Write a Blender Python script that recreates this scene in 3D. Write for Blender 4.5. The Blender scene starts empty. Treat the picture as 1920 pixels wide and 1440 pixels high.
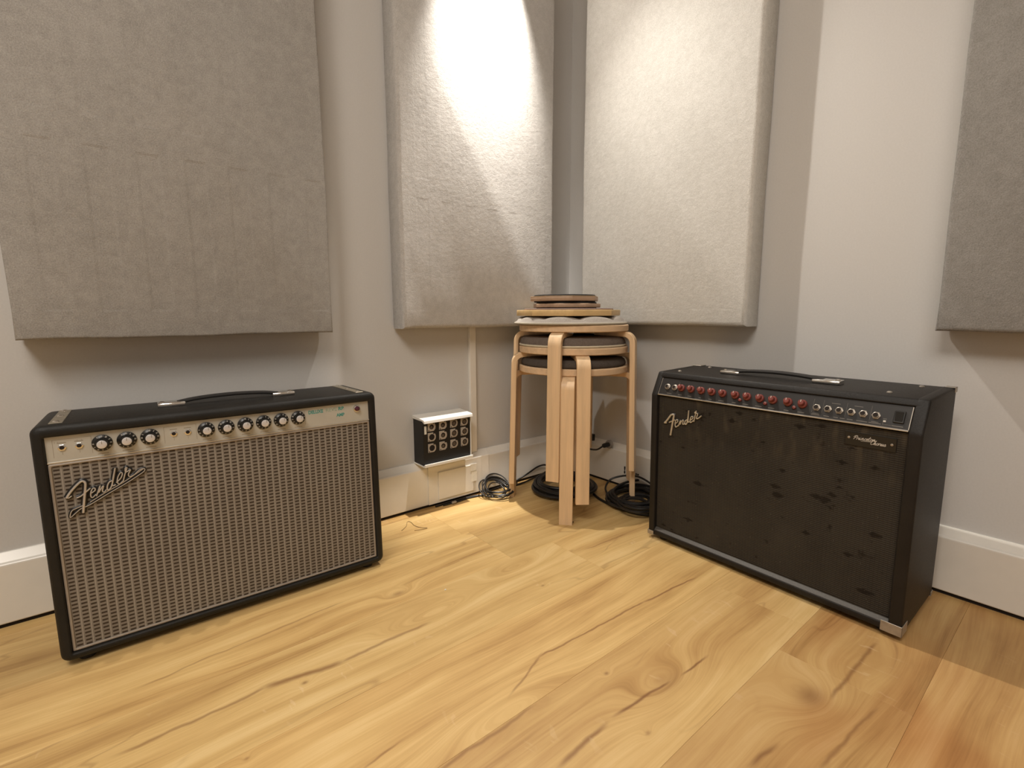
import bpy, bmesh, math, random
from mathutils import Vector, Matrix
random.seed(7)
PI = math.pi
S = bpy.context.scene
COL = S.collection

# ------------------------------------------------------------------ camera
HEAD, PITCH, ROLL, FPX = 50.767, 8.253, -0.17, 919.7
def cam_matrix():
    a, p, r = math.radians(HEAD), math.radians(PITCH), math.radians(ROLL)
    fwd = Vector((math.cos(a)*math.cos(p), math.sin(a)*math.cos(p), -math.sin(p)))
    right = Vector((math.sin(a), -math.cos(a), 0)); up = right.cross(fwd)
    r2 = right*math.cos(r)+up*math.sin(r); u2 = -right*math.sin(r)+up*math.cos(r)
    m = Matrix((r2, u2, -fwd)).transposed().to_4x4(); m.translation = (-1.442, -1.403, 0.64)
    return m
cd = bpy.data.cameras.new('camera'); cam = bpy.data.objects.new('camera', cd); COL.objects.link(cam)
cam.matrix_world = cam_matrix(); cd.sensor_fit = 'HORIZONTAL'; cd.sensor_width = 36.0
cd.lens = 36.0*FPX/1920.0; cd.clip_start = 0.02; S.camera = cam

# ------------------------------------------------------------------ world, lights, exposure
W = bpy.data.worlds.new('world'); S.world = W; W.use_nodes = True
W.node_tree.nodes['Background'].inputs[0].default_value = (0, 0, 0, 1)
W.node_tree.nodes['Background'].inputs[1].default_value = 0.0
S.view_settings.view_transform = 'Standard'; S.view_settings.look = 'None'
S.view_settings.gamma = 1.0; S.view_settings.use_curve_mapping = False
S.view_settings.exposure = 0.84
def aim(o, target):
    o.rotation_euler = (Vector(target)-o.location).to_track_quat('-Z', 'Y').to_euler()
def spot(name, loc, target, power, angle, blend, size, color):
    l = bpy.data.lights.new(name, 'SPOT'); l.energy = power; l.spot_size = math.radians(angle)
    l.spot_blend = blend; l.shadow_soft_size = size; l.color = color
    o = bpy.data.objects.new(name, l); COL.objects.link(o); o.location = loc; aim(o, target); return o
def area(name, loc, target, power, sx, sy, color):
    l = bpy.data.lights.new(name, 'AREA'); l.energy = power; l.shape = 'RECTANGLE'; l.size = sx; l.size_y = sy; l.color = color
    o = bpy.data.objects.new(name, l); COL.objects.link(o); o.location = loc; aim(o, target); return o
WARM = (1.0, 0.93, 0.84)
LAMP = (-0.452, -0.208, 1.93)
spot('spotlight_beam', LAMP, (-0.458, -0.076, 1.58), 125, 54, 1.0, 0.010, WARM)
spot('spotlight_spill', LAMP, (-0.50, -0.58, 1.15), 32, 100, 1.0, 0.010, WARM)
spot('spotlight', (-2.25, -1.2, 2.42), (-1.3, -0.7, 0.0), 38, 140, 1.0, 0.30, WARM)
area('added_fill_light', (-2.1, -1.8, 2.44), (-1.9, -1.6, 0), 19, 1.2, 1.2, WARM)  # added soft fill for the ambient level, not a known ceiling fixture

# ------------------------------------------------------------------ material helpers
class NT:
    def __init__(s, name):
        s.m = bpy.data.materials.new(name); s.m.use_nodes = True
        s.t = s.m.node_tree; s.n = s.t.nodes; s.l = s.t.links
        s.b = s.n['Principled BSDF']
    def node(s, t, **k):
        n = s.n.new(t)
        for a, v in k.items(): setattr(n, a, v)
        return n
    def setin(s, sock, v):
        if isinstance(v, bpy.types.NodeSocket): s.l.new(v, sock)
        elif v is not None: sock.default_value = v
    def math(s, op, a, b=None, c=None, clamp=False):
        n = s.node('ShaderNodeMath', operation=op, use_clamp=clamp)
        s.setin(n.inputs[0], a); s.setin(n.inputs[1], b)
        if c is not None: s.setin(n.inputs[2], c)
        return n.outputs[0]
    def comb(s, x, y, z):
        n = s.node('ShaderNodeCombineXYZ')
        for i, v in enumerate((x, y, z)): s.setin(n.inputs[i], v)
        return n.outputs[0]
    def sep(s, v):
        n = s.node('ShaderNodeSeparateXYZ'); s.l.new(v, n.inputs[0]); return n.outputs
    def noise(s, vec, scale=5, detail=3, rough=0.5, dist=0.0):
        n = s.node('ShaderNodeTexNoise'); s.l.new(vec, n.inputs['Vector'])
        n.inputs['Scale'].default_value = scale; n.inputs['Detail'].default_value = detail
        n.inputs['Roughness'].default_value = rough; n.inputs['Distortion'].default_value = dist
        return n.outputs['Fac']
    def ramp(s, f, stops, interp='LINEAR'):
        n = s.node('ShaderNodeValToRGB'); n.color_ramp.interpolation = interp
        e = n.color_ramp.elements
        while len(e) > 1: e.remove(e[0])
        e[0].position = stops[0][0]; e[0].color = (*stops[0][1], 1) if len(stops[0][1]) == 3 else stops[0][1]
        for p, c in stops[1:]:
            x = e.new(p); x.color = (*c, 1) if len(c) == 3 else c
        s.l.new(f, n.inputs[0]); return n.outputs[0]
    def mix(s, f, a, b, mode='MIX'):
        n = s.node('ShaderNodeMix', data_type='RGBA', blend_type=mode)
        s.setin(n.inputs[0], f)
        for i, v in ((6, a), (7, b)):
            if isinstance(v, (tuple, list)): n.inputs[i].default_value = (*v[:3], 1)
            else: s.l.new(v, n.inputs[i])
        return n.outputs[2]
    def step(s, v, a, b):   # smooth 0..1 between a and b
        n = s.node('ShaderNodeMapRange', interpolation_type='SMOOTHSTEP')
        s.setin(n.inputs[0], v); n.inputs[1].default_value = a; n.inputs[2].default_value = b
        n.inputs[3].default_value = 0; n.inputs[4].default_value = 1
        return n.outputs[0]
    def bump(s, h, strength=0.3, dist=0.001, prev=None):
        n = s.node('ShaderNodeBump'); n.inputs['Strength'].default_value = strength
        n.inputs['Distance'].default_value = dist; s.l.new(h, n.inputs['Height'])
        if prev is not None: s.l.new(prev, n.inputs['Normal'])
        return n.outputs[0]
    def obj(s): return s.node('ShaderNodeTexCoord').outputs['Object']
    def pos(s): return s.node('ShaderNodeNewGeometry').outputs['Position']
    def out(s, color=None, rough=None, normal=None, metal=None, spec=None):
        for k, v in (('Base Color', color), ('Roughness', rough), ('Normal', normal), ('Metallic', metal), ('Specular IOR Level', spec)):
            if v is None: continue
            if isinstance(v, (tuple, list)): s.b.inputs[k].default_value = (*v[:3], 1)
            else: s.setin(s.b.inputs[k], v)
        return s.m

def plain(name, col, rough=0.5, metal=0.0, var=0.06, scale=60, bump=0.05, spec=None):
    n = NT(name); c = n.obj(); f = n.noise(c, scale, 3)
    lo = tuple(v*(1-var) for v in col); hi = tuple(min(1, v*(1+var)) for v in col)
    return n.out(n.ramp(f, [(0.3, lo), (0.7, hi)]), rough, n.bump(f, bump, 0.0005) if bump else None, metal, spec)

def felt(name, c0, c1, slots=None):
    n = NT(name); p = n.pos(); o = n.obj()
    f1 = n.noise(p, 420, 2, 0.7); f2 = n.noise(p, 60, 3, 0.6); f3 = n.noise(p, 7, 2)
    s = n.math('ADD', n.math('MULTIPLY', f1, 0.62), n.math('ADD', n.math('MULTIPLY', f2, 0.26), n.math('MULTIPLY', f3, 0.12)))
    col = n.ramp(s, [(0.36, c0), (0.64, c1)])
    nm = n.bump(f1, 0.35, 0.0012)
    nm = n.bump(n.noise(p, 90, 3, 0.6), 0.35, 0.0022, nm)
    nm = n.bump(n.noise(p, 12, 2, 0.5), 0.15, 0.006, nm)
    if slots:                       # the frame of battens pressing through the cloth
        amp, axis, off, period = slots
        x, y, z = n.sep(p); h = x if axis == 0 else y
        ph = n.math('FRACT', n.math('DIVIDE', n.math('ADD', h, off), period))
        e1 = n.step(ph, 0.02, 0.10); e2 = n.step(ph, 0.48, 0.56)
        a = n.math('SUBTRACT', e1, e2)
        z1 = n.math('SUBTRACT', n.step(z, 0.644, 0.650), n.step(z, 0.968, 0.975))
        z2 = n.step(z, 1.024, 1.031)
        m = n.math('MULTIPLY', a, n.math('ADD', z1, n.math('MULTIPLY', z2, 0.45)))
        fade = n.math('ADD', 0.25, n.math('MULTIPLY', n.step(n.noise(p, 2.6, 1), 0.38, 0.62), 0.75))
        m = n.math('MULTIPLY', n.math('MULTIPLY', m, fade), -1.0)
        nm = n.bump(m, amp, 0.006, nm)
    return n.out(col, 0.95, nm, None, 0.15)

def wood_floor(segs, knots):
    n = NT('oak_plank'); p = n.pos(); x, y, z = n.sep(p)
    at = n.node('ShaderNodeAttribute', attribute_type='OBJECT', attribute_name='seed'); sd = at.outputs['Fac']
    xs = n.math('ADD', x, n.math('MULTIPLY', sd, 3.7))
    low = n.noise(n.comb(n.math('MULTIPLY', xs, 1.3), n.math('MULTIPLY', y, 3.2), sd), 1.0, 2, 0.5)
    yw = n.math('ADD', y, n.math('MULTIPLY', n.math('SUBTRACT', low, 0.5), 0.10))
    kn = None; dark = None
    for kx, ky, a, b, w, d in knots:
        dx = n.math('DIVIDE', n.math('SUBTRACT', x, kx), a); dy = n.math('DIVIDE', n.math('SUBTRACT', y, ky), b)
        r2 = n.math('ADD', n.math('MULTIPLY', dx, dx), n.math('MULTIPLY', dy, dy))
        g = n.math('POWER', 2.718, n.math('MULTIPLY', r2, -1.0))
        yw = n.math('ADD', yw, n.math('MULTIPLY', g, w))
        if d > 0:
            g2 = n.math('MULTIPLY', n.math('POWER', 2.718, n.math('MULTIPLY', r2, -7.0)), d)
            dark = g2 if dark is None else n.math('ADD', dark, g2)
    grain = n.noise(n.comb(n.math('MULTIPLY', xs, 1.1), n.math('MULTIPLY', yw, 26.0), sd), 1.0, 4, 0.6)
    fine = n.noise(n.comb(n.math('MULTIPLY', xs, 7), n.math('MULTIPLY', yw, 260.0), sd), 1.0, 3, 0.6)
    tone = n.noise(n.comb(n.math('MULTIPLY', xs, 1.6), n.math('MULTIPLY', y, 7.0), sd), 1.0, 2, 0.5)
    blot = n.noise(n.comb(n.math('MULTIPLY', xs, 5), n.math('MULTIPLY', yw, 16.0), sd), 1.0, 3, 0.6)
    v = n.math('ADD', n.math('ADD', n.math('MULTIPLY', grain, 0.46), n.math('MULTIPLY', fine, 0.16)),
               n.math('ADD', n.math('MULTIPLY', tone, 0.22), n.math('MULTIPLY', blot, 0.20)))
    col = n.ramp(v, [(0.36, (0.37, 0.212, 0.074)), (0.46, (0.56, 0.355, 0.138)), (0.55, (0.67, 0.458, 0.190)), (0.66, (0.77, 0.565, 0.270))])
    # irregular dark checks along the grain
    wig = n.math('MULTIPLY', n.math('SUBTRACT', n.noise(n.comb(n.math('MULTIPLY', x, 9), n.math('MULTIPLY', y, 9), 0), 1.0, 3, 0.6), 0.5), 0.022)
    yy = n.math('ADD', y, wig); crack = None
    for x1, y1, x2, y2, wd, st in segs:
        if x1 > x2: x1, y1, x2, y2 = x2, y2, x1, y1
        m = (y2-y1)/(x2-x1)
        ln = n.math('MULTIPLY_ADD', x, m, y1-m*x1)
        dd = n.math('ABSOLUTE', n.math('SUBTRACT', yy, ln))
        k = n.math('SUBTRACT', 1.0, n.step(dd, 0.0, wd))
        mk = n.math('MULTIPLY', n.step(x, x1-0.02, x1+0.02), n.math('SUBTRACT', 1.0, n.step(x, x2-0.02, x2+0.02)))
        k = n.math('MULTIPLY', n.math('MULTIPLY', k, mk), st)
        crack = k if crack is None else n.math('MAXIMUM', crack, k)
    ck = n.noise(n.comb(n.math('MULTIPLY', xs, 2.2), n.math('MULTIPLY', yw, 11.0), n.math('ADD', sd, 9.0)), 1.0, 2, 0.5)
    cr = n.math('SUBTRACT', 1.0, n.step(n.math('ABSOLUTE', n.math('SUBTRACT', ck, 0.5)), 0.0, 0.012))
    msk = n.step(n.noise(n.comb(n.math('MULTIPLY', xs, 1.7), n.math('MULTIPLY', y, 4.0), 4.0), 1.0, 1), 0.52, 0.66)
    cr = n.math('MULTIPLY', n.math('MULTIPLY', cr, msk), 0.30)
    tot = n.math('MAXIMUM', n.math('MAXIMUM', crack, cr), dark, clamp=True)
    col = n.mix(tot, col, (0.22, 0.095, 0.035))
    # pale rays across the grain
    rv = n.noise(n.comb(n.math('MULTIPLY', xs, 60), n.math('MULTIPLY', y, 22.0), sd), 1.0, 1, 0.5, 1.0)
    rm = n.math('MULTIPLY', n.step(rv, 0.66, 0.72), n.step(n.noise(n.comb(n.math('MULTIPLY', xs, 3), n.math('MULTIPLY', y, 9.0), 2.0), 1.0, 1), 0.55, 0.7))
    col = n.mix(n.math('MULTIPLY', rm, 0.35), col, (0.78, 0.60, 0.36))
    pt = n.math('MULTIPLY_ADD', n.math('FRACT', n.math('MULTIPLY', sd, 5.31)), 0.14, 0.93)
    hsv = n.node('ShaderNodeHueSaturation'); n.l.new(col, hsv.inputs['Color']); n.l.new(pt, hsv.inputs['Value'])
    tn = n.node('ShaderNodeAttribute', attribute_type='OBJECT', attribute_name='tone').outputs['Fac']
    bl = n.step(n.noise(n.comb(n.math('MULTIPLY', x, 3.0), n.math('MULTIPLY', y, 7.0), 6.0), 1.0, 2), 0.42, 0.62)
    tf = n.math('MULTIPLY', tn, n.math('MULTIPLY_ADD', bl, 0.5, 0.5))
    colt = n.mix(tf, hsv.outputs[0], n.mix(1.0, hsv.outputs[0], (0.70, 0.52, 0.44), 'MULTIPLY'))
    nm = n.bump(fine, 0.12, 0.0006)
    return n.out(colt, n.math('MULTIPLY_ADD', grain, 0.15, 0.42), nm, None, 0.35)

def birch(name, base=(0.77, 0.55, 0.335), rot=0):
    n = NT(name); x, y, z = n.sep(n.obj())
    v = n.comb(n.math('MULTIPLY', x, 60), n.math('MULTIPLY', y, 60), n.math('MULTIPLY', z, 4)) if rot == 0 else \
        n.comb(n.math('MULTIPLY', x, 5), n.math('MULTIPLY', y, 60), n.math('MULTIPLY', z, 60))
    f = n.noise(v, 1.0, 3, 0.6)
    c = n.ramp(f, [(0.3, tuple(b*0.88 for b in base)), (0.7, tuple(min(1, b*1.1) for b in base))])
    return n.out(c, 0.42, n.bump(f, 0.1, 0.0004), None, 0.4)

def grille_silver():
    n = NT('silver_grille_cloth'); x, y, z = n.sep(n.obj())
    c = n.math('DIVIDE', n.math('SUBTRACT', x, 0.0215), 0.01305); fx = n.math('FRACT', c); ci = n.math('FLOOR', c)
    j = n.noise(n.comb(n.math('MULTIPLY', ci, 3.1), n.math('MULTIPLY', z, 9.0), 0), 1.0, 1)
    r = n.math('ADD', n.math('DIVIDE', z, 0.00722), n.math('ADD', n.math('MULTIPLY', n.math('MODULO', ci, 2), 0.22), n.math('MULTIPLY', j, 0.35)))
    fz = n.math('FRACT', r)
    dx = n.math('MULTIPLY', n.step(fx, 0.10, 0.20), n.math('SUBTRACT', 1, n.step(fx, 0.74, 0.88)))
    dz = n.math('MULTIPLY', n.step(fz, 0.12, 0.28), n.math('SUBTRACT', 1, n.step(fz, 0.56, 0.76)))
    dash = n.math('MULTIPLY', dx, dz)
    line = n.math('MULTIPLY', n.step(fx, 0.86, 0.92), n.math('SUBTRACT', 1, n.step(fx, 0.985, 1.0)))
    big = n.noise(n.obj(), 9, 2); sp = n.noise(n.obj(), 900, 1)
    base = n.ramp(n.math('MULTIPLY_ADD', sp, 0.5, n.math('MULTIPLY', big, 0.5)), [(0.3, (0.185, 0.162, 0.136)), (0.7, (0.265, 0.236, 0.20))])
    col = n.mix(line, base, (0.34, 0.31, 0.27)); col = n.mix(dash, col, (0.036, 0.023, 0.015))
    return n.out(col, 0.6, n.bump(dash, -0.5, 0.001), None, 0.4)

STAINS = [(0.146,0.185,1.2),(0.334,0.233,1.0),(0.342,0.213,1.2),(0.436,0.232,1.3),(0.420,0.234,1.0),(0.348,0.273,0.7),(0.420,0.390,0.8),(0.483,0.366,1.2),(0.463,0.321,0.8),(0.379,0.382,1.0),(0.227,0.367,1.0),(0.244,0.390,0.8),(0.530,0.186,1.0),(0.488,0.128,0.9),(0.119,0.077,0.9),(0.045,0.035,0.7),(0.521,0.060,1.2),(0.450,0.246,0.8),(0.405,0.145,0.7),(0.303,0.330,0.6),(0.519,0.322,0.8),(0.097,0.272,0.5)]
def grille_black():
    n = NT('stained_black_grille_cloth'); o = n.obj(); x, y, z = n.sep(o)
    fx = n.math('FRACT', n.math('DIVIDE', x, 0.0072)); fz = n.math('FRACT', n.math('DIVIDE', z, 0.0042))
    lz = n.math('MULTIPLY', n.step(fz, 0.1, 0.4), n.math('SUBTRACT', 1, n.step(fz, 0.6, 0.9)))
    lx = n.math('SUBTRACT', 1, n.math('MULTIPLY', n.math('SUBTRACT', 1, n.step(fx, 0.0, 0.3)), 0.7))
    w = n.math('MULTIPLY', lz, lx)
    big = n.noise(n.comb(n.math('MULTIPLY', x, 9), 0.0, n.math('MULTIPLY', z, 5)), 1.0, 4, 0.65)
    c0 = n.ramp(big, [(0.3, (0.014, 0.0118, 0.0098)), (0.7, (0.034, 0.029, 0.022))])
    col = n.mix(n.math('MULTIPLY', w, 0.6), c0, (0.062, 0.053, 0.041))
    st = n.noise(n.comb(n.math('MULTIPLY', x, 16), 3.0, n.math('MULTIPLY', z, 26)), 1.0, 4, 0.7)
    sm = n.step(st, 0.60, 0.68)
    top = n.math('MULTIPLY', n.step(z, 0.25, 0.40), n.step(n.noise(n.comb(n.math('MULTIPLY', x, 40), 0.0, n.math('MULTIPLY', z, 12)), 1.0, 2), 0.5, 0.68))
    col = n.mix(n.math('MULTIPLY', top, 0.45), col, (0.11, 0.085, 0.055))
    col = n.mix(n.math('MULTIPLY', sm, 0.9), col, (0.009, 0.006, 0.004))
    wob = n.math('MULTIPLY', n.math('SUBTRACT', n.noise(n.comb(n.math('MULTIPLY', x, 70), 1.0, n.math('MULTIPLY', z, 110)), 1.0, 3, 0.6), 0.5), 2.6)
    sp = None
    for sx_, sz_, sc_ in STAINS:
        d1 = n.math('DIVIDE', n.math('ABSOLUTE', n.math('SUBTRACT', x, sx_)), 0.014*sc_); d2 = n.math('DIVIDE', n.math('ABSOLUTE', n.math('SUBTRACT', z, sz_)), 0.0075*sc_)
        v = n.math('SUBTRACT', 1.0, n.step(n.math('ADD', n.math('ADD', d1, d2), wob), 0.55, 1.25))
        sp = v if sp is None else n.math('MAXIMUM', sp, v)
    col = n.mix(n.math('MULTIPLY', sp, 0.9), col, (0.008, 0.005, 0.003))
    fl = n.step(n.noise(o, 330, 1), 0.76, 0.80)
    col = n.mix(n.math('MULTIPLY', fl, 0.35), col, (0.32, 0.28, 0.22))
    return n.out(col, 0.75, n.bump(w, 0.5, 0.0008), None, 0.3)

def tolex(name, col):
    n = NT(name); o = n.obj()
    f = n.noise(o, 380, 3, 0.7); g = n.noise(o, 14, 3)
    c = n.ramp(g, [(0.3, tuple(v*0.8 for v in col)), (0.7, tuple(v*1.25 for v in col))])
    return n.out(c, n.math('MULTIPLY_ADD', f, 0.25, 0.40), n.bump(f, 0.55, 0.0009), None, 0.32)

M = {}
M['wall'] = plain('painted_wall', (0.60, 0.59, 0.575), 0.85, 0, 0.02, 260, 0.08)
M['ceiling'] = plain('ceiling_paint', (0.75, 0.74, 0.72), 0.9)
M['base'] = plain('white_duct_plastic', (0.80, 0.775, 0.72), 0.24, 0, 0.02, 20, 0.0)
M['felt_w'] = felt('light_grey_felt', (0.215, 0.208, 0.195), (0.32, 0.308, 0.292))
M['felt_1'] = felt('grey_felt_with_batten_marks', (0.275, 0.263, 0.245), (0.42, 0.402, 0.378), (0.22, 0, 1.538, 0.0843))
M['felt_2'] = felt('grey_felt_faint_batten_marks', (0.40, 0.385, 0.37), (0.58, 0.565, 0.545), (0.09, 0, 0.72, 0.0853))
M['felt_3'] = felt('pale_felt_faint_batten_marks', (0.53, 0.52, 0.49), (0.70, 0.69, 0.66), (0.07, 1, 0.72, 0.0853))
M['tolex'] = tolex('black_vinyl_covering', (0.013, 0.012, 0.0105))
M['tolex2'] = tolex('worn_black_vinyl_covering', (0.013, 0.0112, 0.010))
M['black'] = plain('black_plastic', (0.012, 0.011, 0.010), 0.35)
M['blackmat'] = plain('matt_black_metal', (0.010, 0.009, 0.008), 0.55)
M['rubber'] = plain('black_rubber', (0.018, 0.016, 0.015), 0.75)
M['cable'] = plain('black_cable_sheath', (0.012, 0.011, 0.011), 0.42)
M['chrome'] = plain('chrome', (0.78, 0.76, 0.73), 0.18, 1.0, 0.03, 30, 0)
M['brushed'] = plain('brushed_aluminium', (0.62, 0.59, 0.52), 0.42, 0.75, 0.08, 40, 0.05)
M['plate'] = plain('silver_control_plate', (0.54, 0.53, 0.475), 0.42, 0.25, 0.05, 25, 0.03)
M['strip'] = plain('worn_metal_strip', (0.36, 0.32, 0.25), 0.42, 0.7, 0.15, 80, 0.05)
M['trim'] = plain('aluminium_grille_trim', (0.36, 0.31, 0.26), 0.5, 0.2, 0.06, 120, 0.05)
M['print'] = plain('dark_print', (0.30, 0.26, 0.20), 0.6, 0, 0.05, 50, 0)
M['teal'] = plain('teal_print', (0.06, 0.30, 0.27), 0.6, 0, 0.12, 200, 0)
M['tealfade'] = plain('faded_teal_print', (0.36, 0.44, 0.36), 0.6, 0, 0.2, 200, 0)
M['knobcap'] = plain('bright_aluminium_cap', (0.72, 0.71, 0.72), 0.30, 0.35, 0.05, 60, 0)
M['dimwhite'] = plain('faded_white_numerals', (0.30, 0.28, 0.25), 0.6, 0, 0.03, 50, 0)
M['white'] = plain('white_print', (0.62, 0.58, 0.52), 0.6, 0, 0.03, 50, 0)
M['greyprint'] = plain('grey_print', (0.16, 0.145, 0.125), 0.6, 0, 0.05, 50, 0)
M['red'] = plain('dull_red_plastic', (0.20, 0.045, 0.036), 0.38, 0, 0.1, 60, 0)
M['darkpanel'] = plain('charcoal_control_plate', (0.013, 0.011, 0.010), 0.5, 0, 0.1, 30, 0.02)
M['jewel'] = plain('dark_jewel', (0.10, 0.03, 0.05), 0.08, 0.3, 0.1, 30, 0)
M['ledge'] = plain('grey_vinyl_ledge', (0.075, 0.068, 0.060), 0.5, 0, 0.1, 300, 0.2)
M['steel'] = plain('scuffed_steel', (0.40, 0.36, 0.31), 0.42, 0.6, 0.15, 60, 0.05)
M['pewter'] = plain('polished_pewter', (0.60, 0.575, 0.55), 0.28, 0.55, 0.08, 60, 0)
M['birch'] = birch('birch_veneer'); M['birchs'] = birch('birch_seat_edge', (0.73, 0.52, 0.33), 1)
M['cush'] = felt('dark_taupe_cloth', (0.125, 0.098, 0.082), (0.19, 0.155, 0.132))
M['cush2'] = felt('charcoal_cloth', (0.065, 0.053, 0.045), (0.10, 0.084, 0.072))
M['cushl'] = felt('pale_grey_cloth', (0.27, 0.242, 0.218), (0.38, 0.345, 0.31))
M['pipe'] = plain('ivory_piping', (0.62, 0.55, 0.42), 0.7)
M['greypipe'] = plain('grey_piping', (0.40, 0.36, 0.29), 0.8)
M['padwood'] = birch('walnut_toned_wood', (0.42, 0.285, 0.19), 1)
M['padwood2'] = birch('pale_ply_wood', (0.64, 0.46, 0.28), 1)
M['padyel'] = birch('yellow_beech_wood', (0.66, 0.46, 0.22), 1)
M['mauve'] = plain('mauve_rubber', (0.20, 0.135, 0.115), 0.7)
M['xlr'] = plain('nickel_connector', (0.48, 0.43, 0.375), 0.45, 0.15, 0.08, 90, 0.05)
M['xlrin'] = plain('connector_insert', (0.10, 0.075, 0.055), 0.6)
M['paper'] = plain('white_sticker', (0.85, 0.83, 0.76), 0.6)
M['tape'] = plain('clear_tape', (0.86, 0.84, 0.76), 0.25)
M['dark'] = plain('dark_void', (0.015, 0.010, 0.008), 0.9)
M['fibre'] = plain('tan_fibre', (0.36, 0.24, 0.10), 0.8)
M['plug'] = plain('grey_plug_plastic', (0.30, 0.27, 0.24), 0.6)

# ------------------------------------------------------------------ mesh helpers
def link(name, verts, faces, mat, parent=None, smooth=False, mats=None, fm=None):
    me = bpy.data.meshes.new(name); me.from_pydata([tuple(v) for v in verts], [], faces); me.update()
    bm = bmesh.new(); bm.from_mesh(me); bmesh.ops.recalc_face_normals(bm, faces=bm.faces); bm.to_mesh(me); bm.free()
    me.materials.append(mat)
    o = bpy.data.objects.new(name, me); COL.objects.link(o)
    if parent is not None: o.parent = parent
    if smooth:
        for p in me.polygons: p.use_smooth = True
        try: me.set_sharp_from_angle(angle=math.radians(smooth if smooth is not True else 40))
        except Exception: pass
    return o
class MB:
    def __init__(s): s.v = []; s.f = []
    def add(s, v, f):
        k = len(s.v); s.v += [Vector(p) for p in v]; s.f += [tuple(i+k for i in q) for q in f]; return s
    def box(s, x0, x1, y0, y1, z0, z1, bev=0.0, seg=2):
        bm = bmesh.new(); bmesh.ops.create_cube(bm, size=1)
        for v in bm.verts:
            v.co = Vector(((x0+x1)/2+v.co.x*(x1-x0), (y0+y1)/2+v.co.y*(y1-y0), (z0+z1)/2+v.co.z*(z1-z0)))
        if bev: bmesh.ops.bevel(bm, geom=list(bm.edges), offset=bev, segments=seg, affect='EDGES', profile=0.5)
        return s.bm(bm)
    def bm(s, bm):
        bm.verts.ensure_lookup_table(); bm.verts.index_update()
        s.add([v.co.copy() for v in bm.verts], [[v.index for v in f.verts] for f in bm.faces]); bm.free(); return s
    def prism(s, pts, axis, a, b, bev=0.0, seg=2):
        # polygon pts in the two other axes (cyclic order), extruded along axis
        def P(p, t):
            return {0: (t, p[0], p[1]), 1: (p[0], t, p[1]), 2: (p[0], p[1], t)}[axis]
        bm = bmesh.new(); n = len(pts)
        va = [bm.verts.new(P(p, a)) for p in pts]; vb = [bm.verts.new(P(p, b)) for p in pts]
        bm.faces.new(va); bm.faces.new(vb[::-1])
        for i in range(n): bm.faces.new((va[i], vb[i], vb[(i+1) % n], va[(i+1) % n]))
        bmesh.ops.recalc_face_normals(bm, faces=bm.faces)
        if bev: bmesh.ops.bevel(bm, geom=list(bm.edges), offset=bev, segments=seg, affect='EDGES', profile=0.5)
        return s.bm(bm)
    def loft(s, loops, cap0=True, cap1=True, closed=True):
        k = len(s.v); n = len(loops[0])
        for l in loops: s.v += [Vector(p) for p in l]
        m = n if closed else n-1
        for j in range(len(loops)-1):
            for i in range(m):
                a = k+j*n+i; b = k+j*n+(i+1) % n; s.f.append((a, b, b+n, a+n))
        if cap0: s.f.append(tuple(range(k, k+n))[::-1])
        if cap1: s.f.append(tuple(range(k+(len(loops)-1)*n, k+len(loops)*n)))
        return s
    def lathe(s, prof, c=(0, 0, 0), n=32, axis=2):
        # prof: (radius, height) list from start to end
        L = []
        for r, h in prof:
            lp = []
            for i in range(n):
                t = 2*PI*i/n; a, b = r*math.cos(t), r*math.sin(t)
                p = (a, b, h) if axis == 2 else ((a, h, b) if axis == 1 else (h, a, b))
                lp.append(Vector(p)+Vector(c))
            L.append(lp)
        return s.loft(L, True, True)
    def tube(s, pts, r, n=8, caps=True, flat=None):
        pts = [Vector(p) for p in pts]; L = []; up = None
        for i, p in enumerate(pts):
            t = (pts[min(i+1, len(pts)-1)]-pts[max(i-1, 0)])
            if t.length < 1e-9: t = Vector((0, 0, 1))
            t.normalize()
            if up is None:
                up = Vector((0, 0, 1)) if abs(t.z) < 0.9 else Vector((1, 0, 0))
            up = (up-t*up.dot(t))
            if up.length < 1e-6: up = t.orthogonal()
            up.normalize(); sd = t.cross(up)
            rr = r(i/(len(pts)-1)) if callable(r) else r
            L.append([p+up*math.cos(2*PI*k/n)*rr+sd*math.sin(2*PI*k/n)*rr for k in range(n)])
        if flat is not None:     # squash along y to the plane y=flat[0] by factor flat[1]
            for l in L:
                for v in l: v.y = flat[0]+(v.y-flat[0])*flat[1]
        return s.loft(L, caps, caps)
    def build(s, name, mat, parent=None, smooth=False): return link(name, s.v, s.f, mat, parent, smooth)
def smoothline(pts, k=5):
    P = [Vector(p) for p in pts]; out = []
    for i in range(len(P)-1):
        p0 = P[max(i-1, 0)]; p1 = P[i]; p2 = P[i+1]; p3 = P[min(i+2, len(P)-1)]
        for j in range(k):
            t = j/k
            out.append(0.5*((2*p1)+(-p0+p2)*t+(2*p0-5*p1+4*p2-p3)*t*t+(-p0+3*p1-3*p2+p3)*t**3))
    out.append(P[-1]); return out
def rrect(x0, x1, z0, z1, r, n=5):
    pts = []
    for cx, cz, a0 in ((x1-r, z1-r, 0), (x0+r, z1-r, 90), (x0+r, z0+r, 180), (x1-r, z0+r, 270)):
        for i in range(n):
            t = math.radians(a0+90*i/(n-1)); pts.append((cx+r*math.cos(t), cz+r*math.sin(t)))
    return pts
def thing(name, label, cat, loc=(0, 0, 0), group=None, mat=None):
    o = bpy.data.objects.new(name, None); COL.objects.link(o); o.empty_display_size = 0.05
    if mat is not None: o.matrix_world = mat
    else: o.location = loc
    o['label'] = label; o['category'] = cat
    if group: o['group'] = group
    return o
def tag(o, label, cat, group=None):
    o['label'] = label; o['category'] = cat
    if group: o['group'] = group
    return o
def struct(o, label=None):
    o['kind'] = 'structure'
    if label: o['label'] = label
    return o
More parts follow.
